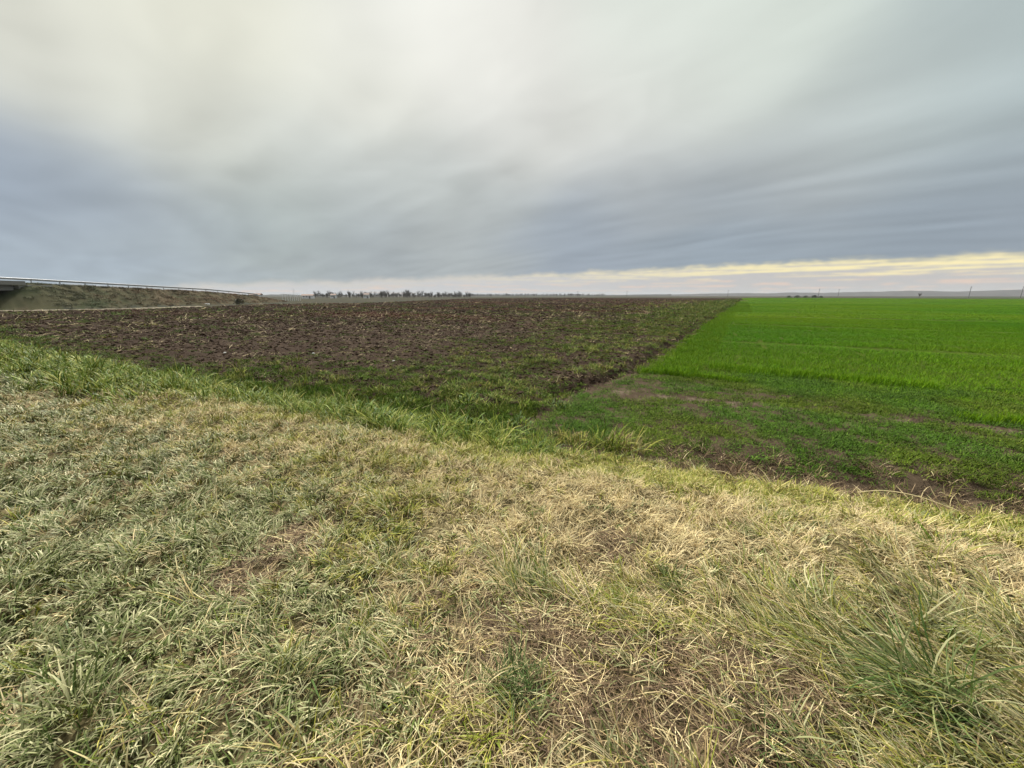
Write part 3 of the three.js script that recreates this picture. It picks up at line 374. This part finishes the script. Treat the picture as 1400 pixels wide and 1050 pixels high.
  // weeds along the edge of the ploughed field: [x, z, height, kind]
  const edgeWeeds = [[-8.56, -9.92, 0.62, 0], [-10.46, -9.26, 0.42, 0], [-8.8, -8.84, 0.4, 0], [-9.7, -8.7, 0.38, 1], [-7.4, -8.6, 0.36, 1], [-6.4, -8.84, 0.34, 0], [-5.3, -7.9, 0.36, 0], [-4.06, -6.9, 0.34, 0], [-4.5, -7.3, 0.38, 1], [-3.46, -7.48, 0.36, 1], [-3.1, -6.6, 0.34, 0], [-2.5, -6.2, 0.38, 0], [-2.05, -5.75, 0.4, 0], [-1.61, -5.85, 0.42, 0], [-1.7, -6.3, 0.36, 0], [-1.25, -5.6, 0.36, 1], [-1.0, -6.2, 0.36, 0], [-0.95, -5.45, 0.4, 1], [-0.6, -6.0, 0.34, 0], [-0.5, -5.4, 0.34, 1], [-0.11, -5.35, 0.36, 1], [0.1, -6.0, 0.36, 0], [0.3, -5.4, 0.3, 1], [0.77, -5.51, 0.36, 2], [1.05, -5.3, 0.32, 2], [1.35, -5.2, 0.32, 1], [1.63, -5.05, 0.34, 2], [-0.88, -7.48, 0.36, 0], [0.9, -7.3, 0.3, 0], [-2.2, -7.4, 0.32, 0]];
  edgeWeeds.forEach(([x, z, h0, k], i) => {
    const h = i < 3 ? h0 : h0 * (0.75 + 0.6 * Math.abs(Math.sin(i * 12.9898)));
    if (k === 0) tussock('weed_clump', i === 0 ? 'tall leafy dark green weed standing above the lush strip by the ploughed field' : 'leafy broad-bladed green weed clump along the edge of the ploughed field', 'weed', x, z, { n: i < 8 ? 60 : 90, len: h * 0.8, reach: 0.24, broad: true, wid: 0.7, loose: 0.9, tones: T.lush.slice(0, 4), second: T.dark.slice(0, 3), mixed: 0.45, fine: 160, fineCols: LUSH, group: i === 0 ? undefined : 'leafy weeds along the field edge' });
    else if (k === 1) tussock('grass_clump', 'upright bright green grass clump along the edge of the ploughed field', 'grass clump', x, z, { n: 60, len: h * 1.15, reach: 0.2, wid: 1.3, loose: 0.5, tones: T.lush.slice(0, 4), second: T.yellow, mixed: 0.22, fine: 120, fineCols: LUSH, group: 'grass clumps along the field edge' });
    else tussock('dry_grass_clump', 'half dry yellowish grass clump where verge, ploughed land and crop meet', 'grass clump', x, z, { n: 70, len: h * 0.9, reach: 0.22, wid: 1, loose: 0.7, tones: T.yellow, second: T.brown, mixed: 0.35, fine: 80, fineCols: YELL, group: 'half dry clumps at the field corner' });
  });
  // dead growth along the ditch
  const heaps = [[2.8, -4.5, 'reddish dry dock plant with seed stalks at the start of the ditch', 0.42, 0.12], [4.05, -4.05, 'brown heap of dead stems on the ditch bank', 0.24, 0.25], [4.75, -3.75, 'grey brown mound of matted dead grass in the ditch by the crop margin', 0.28, 0.25], [5.5, -3.55, 'dark tangle of dead weeds at the far end of the ditch', 0.24, 0.22]];
  heaps.forEach(([x, z, label, h, reach], i) => tussock(i ? 'dead_weed_heap' : 'dock_plant', label, 'dead plant', x, z, { n: i ? 70 : 46, len: h, reach, wid: 1.1, loose: 0.9, lean: i ? [i * 2.1, 0.7] : undefined, tones: T.brown, second: i === 2 ? T.straw : T.brown, mixed: 0.3, fine: 150, fineCols: BROWN }));
  const stalk = (pts, rad, label) => { const c = new THREE.CatmullRomCurve3(pts.map(([x, y, z]) => new THREE.Vector3(x, groundY(x, z) + y, z))); tag(mesh('dry_stalk', new THREE.TubeGeometry(c, 30, rad, 6), T.straw[1], scene), label, 'stalk'); };
  stalk([[3.7, 0.1, -3.75], [3.9, 0.14, -3.68], [4.12, 0.13, -3.56], [4.4, 0.08, -3.4]], 0.005, 'long pale dry stalk arching along the ditch');
  stalk([[2.45, 0.08, -4.35], [2.55, 0.12, -4.28], [2.62, 0.08, -4.22]], 0.004, 'short bent pale stalk beside the dry dock plant');
}

// ---------------------------------------------------------------- overpass, guard rail and the things under it
{
  const concrete = std(0.34, 0.34, 0.31), dark = std(0.23, 0.225, 0.21), steel = std(0.36, 0.37, 0.38, { metalness: 0.4, roughness: 0.5 }), crest = z => -0.5 + table(crestT, z);
  const b = thing('overpass_bridge', 'concrete overpass bridge on dark girders at the end of the embankment', 'bridge', [-82, 0, -62]);
  mesh('deck', box(10.6, 0.35, 50, 0, 3.5, 24.6), concrete, b); mesh('edge_beam', box(0.45, 0.6, 50.02, 5.3, 3.55, 24.62), dark, b);
  for (let k = 0; k < 4; k++) mesh('girder', box(0.5, 0.9, 49, -4.5 + 3 * k, 2.86, 25.2), dark, b);
  mesh('abutment', box(10.4, 3, 1.1, 0, 1.7, -0.2), concrete, b); const wing = box(0.4, 1.6, 3.4, 5.42, 2.5, -2.2); mesh('wing_wall', wing, concrete, b);
  mesh('pier', box(9, 3.3, 0.9, 0, 0.75, 24), concrete, b);
  const w = new THREE.Shape([[0, 0], [0.05, 0.03], [0.05, 0.09], [0, 0.13], [0, 0.19], [0.05, 0.23], [0.05, 0.29], [0, 0.32], [-0.02, 0.3], [-0.02, 0.02]].map(p => new THREE.Vector2(...p)));
  const rail = thing('guard_rail', 'galvanised steel guard rail along the crest of the embankment', 'guard rail', [-77.4, 0, -60]);
  for (let k = -3; k < 15; k++) {
    const z0 = -4 * k, y0 = Math.max(3.6 * (k <= 0), k > 0 ? crest(-60 - 4 * k) : 0) , y1 = k + 1 > 0 ? crest(-64 - 4 * k) : 3.6, len = Math.hypot(4, y1 - y0);
    const g = new THREE.ExtrudeGeometry(w, { depth: len - 0.01, bevelEnabled: false }); g.translate(0, 0.46, -len); g.rotateX(Math.atan2(y1 - y0, 4)); g.translate(0, y0, z0); mesh('rail', g, steel, rail);
    mesh('post', box(0.1, 0.85, 0.12, -0.09, y0 + 0.33, z0), steel, rail);
  }
  const van = thing('white_van', 'white van standing under the overpass bridge', 'van', [-104, -0.5, -78.5], 0.4), vs = new THREE.Shape([[-2.3, 0.4], [2.3, 0.4], [2.35, 1.0], [1.6, 1.15], [1.0, 1.95], [-2.2, 1.98], [-2.35, 1.8]].map(p => new THREE.Vector2(...p)));
  const vb = new THREE.ExtrudeGeometry(vs, { depth: 1.7, bevelSize: 0.08, bevelThickness: 0.08, bevelSegments: 2 }); vb.translate(0, 0, -0.85); mesh('body', vb, std(0.75, 0.76, 0.77, { roughness: 0.4 }), van);
  for (const sx of [-1.4, 1.4]) for (const sz of [-0.85, 0.85]) { const g = new THREE.CylinderGeometry(0.34, 0.34, 0.22, 18); g.rotateX(Math.PI / 2); g.translate(sx, 0.34, sz); mesh('wheel', g, std(0.02, 0.02, 0.02), van); }
  mesh('side_window', box(0.8, 0.45, 0.02, 0.55, 1.5, 0.95), std(0.03, 0.035, 0.04, { roughness: 0.1 }), van); mesh('side_window', box(0.9, 0.45, 0.02, -0.6, 1.5, 0.95), std(0.03, 0.035, 0.04, { roughness: 0.1 }), van);
}

// ---------------------------------------------------------------- far things; px(p, d): where a thing at depth d stands
{
  const at = (p, d) => (p - 700) * d / 538.8, bark = std(0.075, 0.066, 0.058), white = std(0.72, 0.73, 0.74), grey = std(0.16, 0.16, 0.16), roofM = std(0.24, 0.17, 0.14);
  function twigs(seed, h, wide, n) {                  // a bare crown: limbs that fork into fine twigs
    const R = rng(seed), gs = [], limb = (a, b, r0, r1) => { const d = b.clone().sub(a), g = new THREE.CylinderGeometry(r1, r0, d.length(), 4, 1, true); g.translate(0, d.length() / 2, 0); g.applyQuaternion(new THREE.Quaternion().setFromUnitVectors(new THREE.Vector3(0, 1, 0), d.clone().normalize())); g.translate(a.x, a.y, a.z); gs.push(g); };
    for (let k = 0; k < n; k++) { const a = new THREE.Vector3((R() - 0.5) * 0.3, h * (0.22 + 0.4 * R()), (R() - 0.5) * 0.3), an = R() * 6.2832, b = a.clone().add(new THREE.Vector3(Math.sin(an) * wide * (0.3 + 0.5 * R()), h * (0.15 + 0.25 * R()), Math.cos(an) * wide * (0.3 + 0.5 * R()))); limb(a, b, 0.09, 0.06); for (let m = 0; m < 5; m++) { const c = a.clone().lerp(b, 0.35 + 0.65 * R()), d = c.clone().add(new THREE.Vector3((R() - 0.5) * wide * 0.7, h * (0.06 + 0.2 * R()), (R() - 0.5) * wide * 0.7)); limb(c, d, 0.055, 0.025); } }
    return mergeGeometries(gs);
  }
  const trunk = (h, r) => { const g = new THREE.CylinderGeometry(r * 0.45, r, h, 7); g.translate(0, h / 2, 0); return g; };
  // the belt of bare trees beyond the ploughed field: one mass
  { const R = rng(404), kinds = [0, 1, 2, 3].map(k => mergeGeometries([twigs(700 + k, 6, 2.6, 11), trunk(4, 0.16)].map(g => g.toNonIndexed()))), list = [];
    for (let k = 0; k < 420; k++) { const d = 330 + 260 * R(), p = 428 + 215 * R(), sc = (0.4 + 0.9 * R() * R() + 0.3 * Math.max(0, n2(p * 0.06, 1))) * d / 430; list.push([at(p, d), -0.6, -d, R() * 6.28, sc, 1, 1, 1, 1]); }
    for (let k = 0; k < 200; k++) { const d = 900 + 300 * R(), p = 640 + 190 * R() ** 1.4, sc = (0.8 + 0.6 * R()); list.push([at(p, d), -0.8, -d, R() * 6.28, sc, 1, 1, 1, 1]); }
    const g = new THREE.Group(); g.name = 'distant_woodland'; tag(g, 'belt of bare trees far beyond the ploughed field', 'wood', null, 'stuff'); scene.add(g); spread(g, 'bare_trees', kinds, bark, list); }
  const bareTree = (p, d, h, label, seed) => { const t = thing('bare_tree', label, 'tree', [at(p, d), -0.6, -d], seed); mesh('trunk', trunk(h * 0.7, 0.14 * h / 6), bark, t); mesh('crown', twigs(seed, h, h * 0.45, 16), bark, t); };
  bareTree(1257, 330, 4.2, 'lone small bare tree at the far edge of the crop field', 41);
  bareTree(478, 300, 6, 'bare tree rising above the far tree belt next to white sheds', 42);
  bareTree(522, 310, 5.5, 'bare tree with a wide crown in front of the far tree belt', 43);
  function bush(p, d, h, wide, label, seed, c, group) {
    const R = rng(seed), t = thing('bush', label, 'bush', [at(p, d), groundY(at(p, d), -d) - 0.05, -d], 0, group), B = new Blades();
    for (let k = 0; k < 700; k++) { const a = R() * 6.2832, q = Math.sqrt(R()), v = Math.pow(R(), 0.8), lim = Math.sqrt(1 - v * v) * (0.8 + 0.25 * Math.sin(3 * a + seed)); B.add(q * lim * wide * Math.sin(a), q * lim * wide * 0.6 * Math.cos(a), { len: 0.28 * h, wid: 0.09 * h, dir: R() * 6.28, tilt: R() * 1.5, bend: 0.5, seg: 2, broad: true, base: v * h, col: [c[0] * (0.7 + 0.6 * R()), c[1] * (0.7 + 0.6 * R()), c[2] * (0.7 + 0.6 * R())] }); }
    const f = mesh('foliage', B.build(), leafMat, t); f.userData.kind = 'stuff'; for (let k = 0; k < 4; k++) { const g = trunk(h * 0.7, 0.05); g.rotateZ((k - 1.5) * 0.35); mesh('stem', g, bark, t); }
  }
  bush(325, 96, 1.3, 1.5, 'rounded olive bush at the low end of the embankment', 51, [0.1, 0.095, 0.05]);
  [[1079, 3.2, 1.6, 'end bush of the dark hedge beyond the crop, on the ploughed field side'], [1090, 4, 1.9, 'second dark bush of the hedge beyond the crop, counted from the ploughed field'], [1102, 4, 1.7, 'middle bush of the dark hedge at the far end of the crop'], [1114, 3.8, 2.1, 'tallest dark bush of the hedge at the far end of the crop'], [1123, 2.6, 1.5, 'smallest dark bush of the hedge beyond the crop, beside the tallest']].forEach(([p, wd, h, label], k) => bush(p, 345, h, wd, label, 60 + k, [0.028, 0.04, 0.02], 'hedge bushes beyond the crop'));
  // poles
  function pole(p, d, h, label) {
    const t = thing('utility_pole', label, 'pole', [at(p, d), -0.7, -d], 0.5, 'poles along the far edge of the fields'); const s = new THREE.CylinderGeometry(0.16, 0.24, h, 8); s.translate(0, h / 2, 0); mesh('shaft', s, grey, t); mesh('crossarm', box(2.4, 0.16, 0.16, 0, h - 0.7, 0.2), grey, t);
    for (const x of [-1.1, 0, 1.1]) { const g = new THREE.CylinderGeometry(0.06, 0.09, 0.3, 6); g.translate(x, h - 0.46, 0.2); mesh('insulator', g, grey, t); }
  }
  const poleLabel = 'dark utility pole with a crossarm on the horizon beyond the crop field';
  [[1119, 420, 9.6], [1146, 460, 9.6], [1325, 330, 9.8], [1396, 330, 9.8], [995, 520, 9.6]].forEach(q => pole(...q, poleLabel));
  [[857, 520, 8.5], [790, 560, 8.5]].forEach(q => pole(...q, 'dark utility pole standing alone beyond the far end of the ploughed field'));
  // white posts and pale sheds beyond the embankment
  { const R = rng(88); [386, 389.5, 393, 396.5, 399, 402, 404.5, 407, 410].forEach((p, k) => { const d = 158 + 20 * R(), h = k === 5 ? 4.6 : 2.4 + 1.2 * R(), t = thing('white_post', k === 5 ? 'tallest white post in the row of posts beyond the embankment' : 'white post in the row of posts beyond the low end of the embankment', 'post', [at(p, d), -0.55, -d], 0, k === 5 ? undefined : 'white posts beyond the embankment'); const s = new THREE.CylinderGeometry(0.08, 0.1, h, 8); s.translate(0, h / 2, 0); mesh('shaft', s, white, t); const c = new THREE.CylinderGeometry(0.13, 0.13, 0.08, 8); c.translate(0, h, 0); mesh('cap', c, white, t); }); }
  function shed(p, d, wd, h, label) {
    const t = thing('shed', label, 'shed', [at(p, d), -0.6, -d], 0.25); mesh('wall', box(wd, h, 5, 0, h / 2, 0), white, t); const r = new THREE.Shape([[-3, 0], [3, 0], [0, 1.1]].map(q => new THREE.Vector2(...q))), g = new THREE.ExtrudeGeometry(r, { depth: wd + 0.5, bevelEnabled: false }); g.rotateY(Math.PI / 2); g.translate(-wd / 2 - 0.25, h + 0.003, 0); mesh('roof', g, roofM, t);
    mesh('door', box(1.1, 1.9, 0.06, wd * 0.2, 0.95, 2.53), grey, t); for (const q of [-0.3, -0.05]) mesh('window', box(0.9, 0.8, 0.06, wd * q, h * 0.6, 2.53), grey, t);
  }
  shed(350, 250, 6, 2.6, 'white shed with low roof just past the low end of the embankment'); shed(421, 300, 8, 2.2, 'long low white shed between the row of posts and the tree belt'); shed(456, 330, 4, 2.6, 'small white hut in front of the tree belt'); shed(501, 340, 4.5, 3, 'white hut beside the wide-crowned bare tree');
  // litter
  const scrap = (x, z, label, q, group) => { const g = new THREE.IcosahedronGeometry(q, 2), p = g.attributes.position; for (let i = 0; i < p.count; i++) { const v = 1 + 0.45 * n3(p.getX(i) / q * 1.4 + x, p.getY(i) / q * 1.4, p.getZ(i) / q * 1.4); p.setXYZ(i, p.getX(i) * v * 1.3, p.getY(i) * v * 0.7, p.getZ(i) * v); } g.computeVertexNormals(); const o = mesh('litter_scrap', g, std(0.62, 0.62, 0.6, { roughness: 0.6 }), scene); o.position.set(x, groundY(x, z) + q * 0.4, z); tag(o, label, 'litter', group); };
  scrap(-70, -90, 'white bag lying on the foot of the embankment', 0.38);
  for (const [x, z] of [[-37, -37.5], [-29, -36], [-26.5, -38], [-11, -14.6], [-7.4, -14.2], [-3.9, -12.5]]) scrap(x, z, 'pale scrap of litter lying on the ploughed soil', 0.018 + 0.0012 * Math.abs(z), 'scraps on the ploughed field');
}
scene.fog = new THREE.FogExp2(new THREE.Color().setRGB(0.75, 0.8, 0.86), 0.00011);
renderer.render(scene, camera);
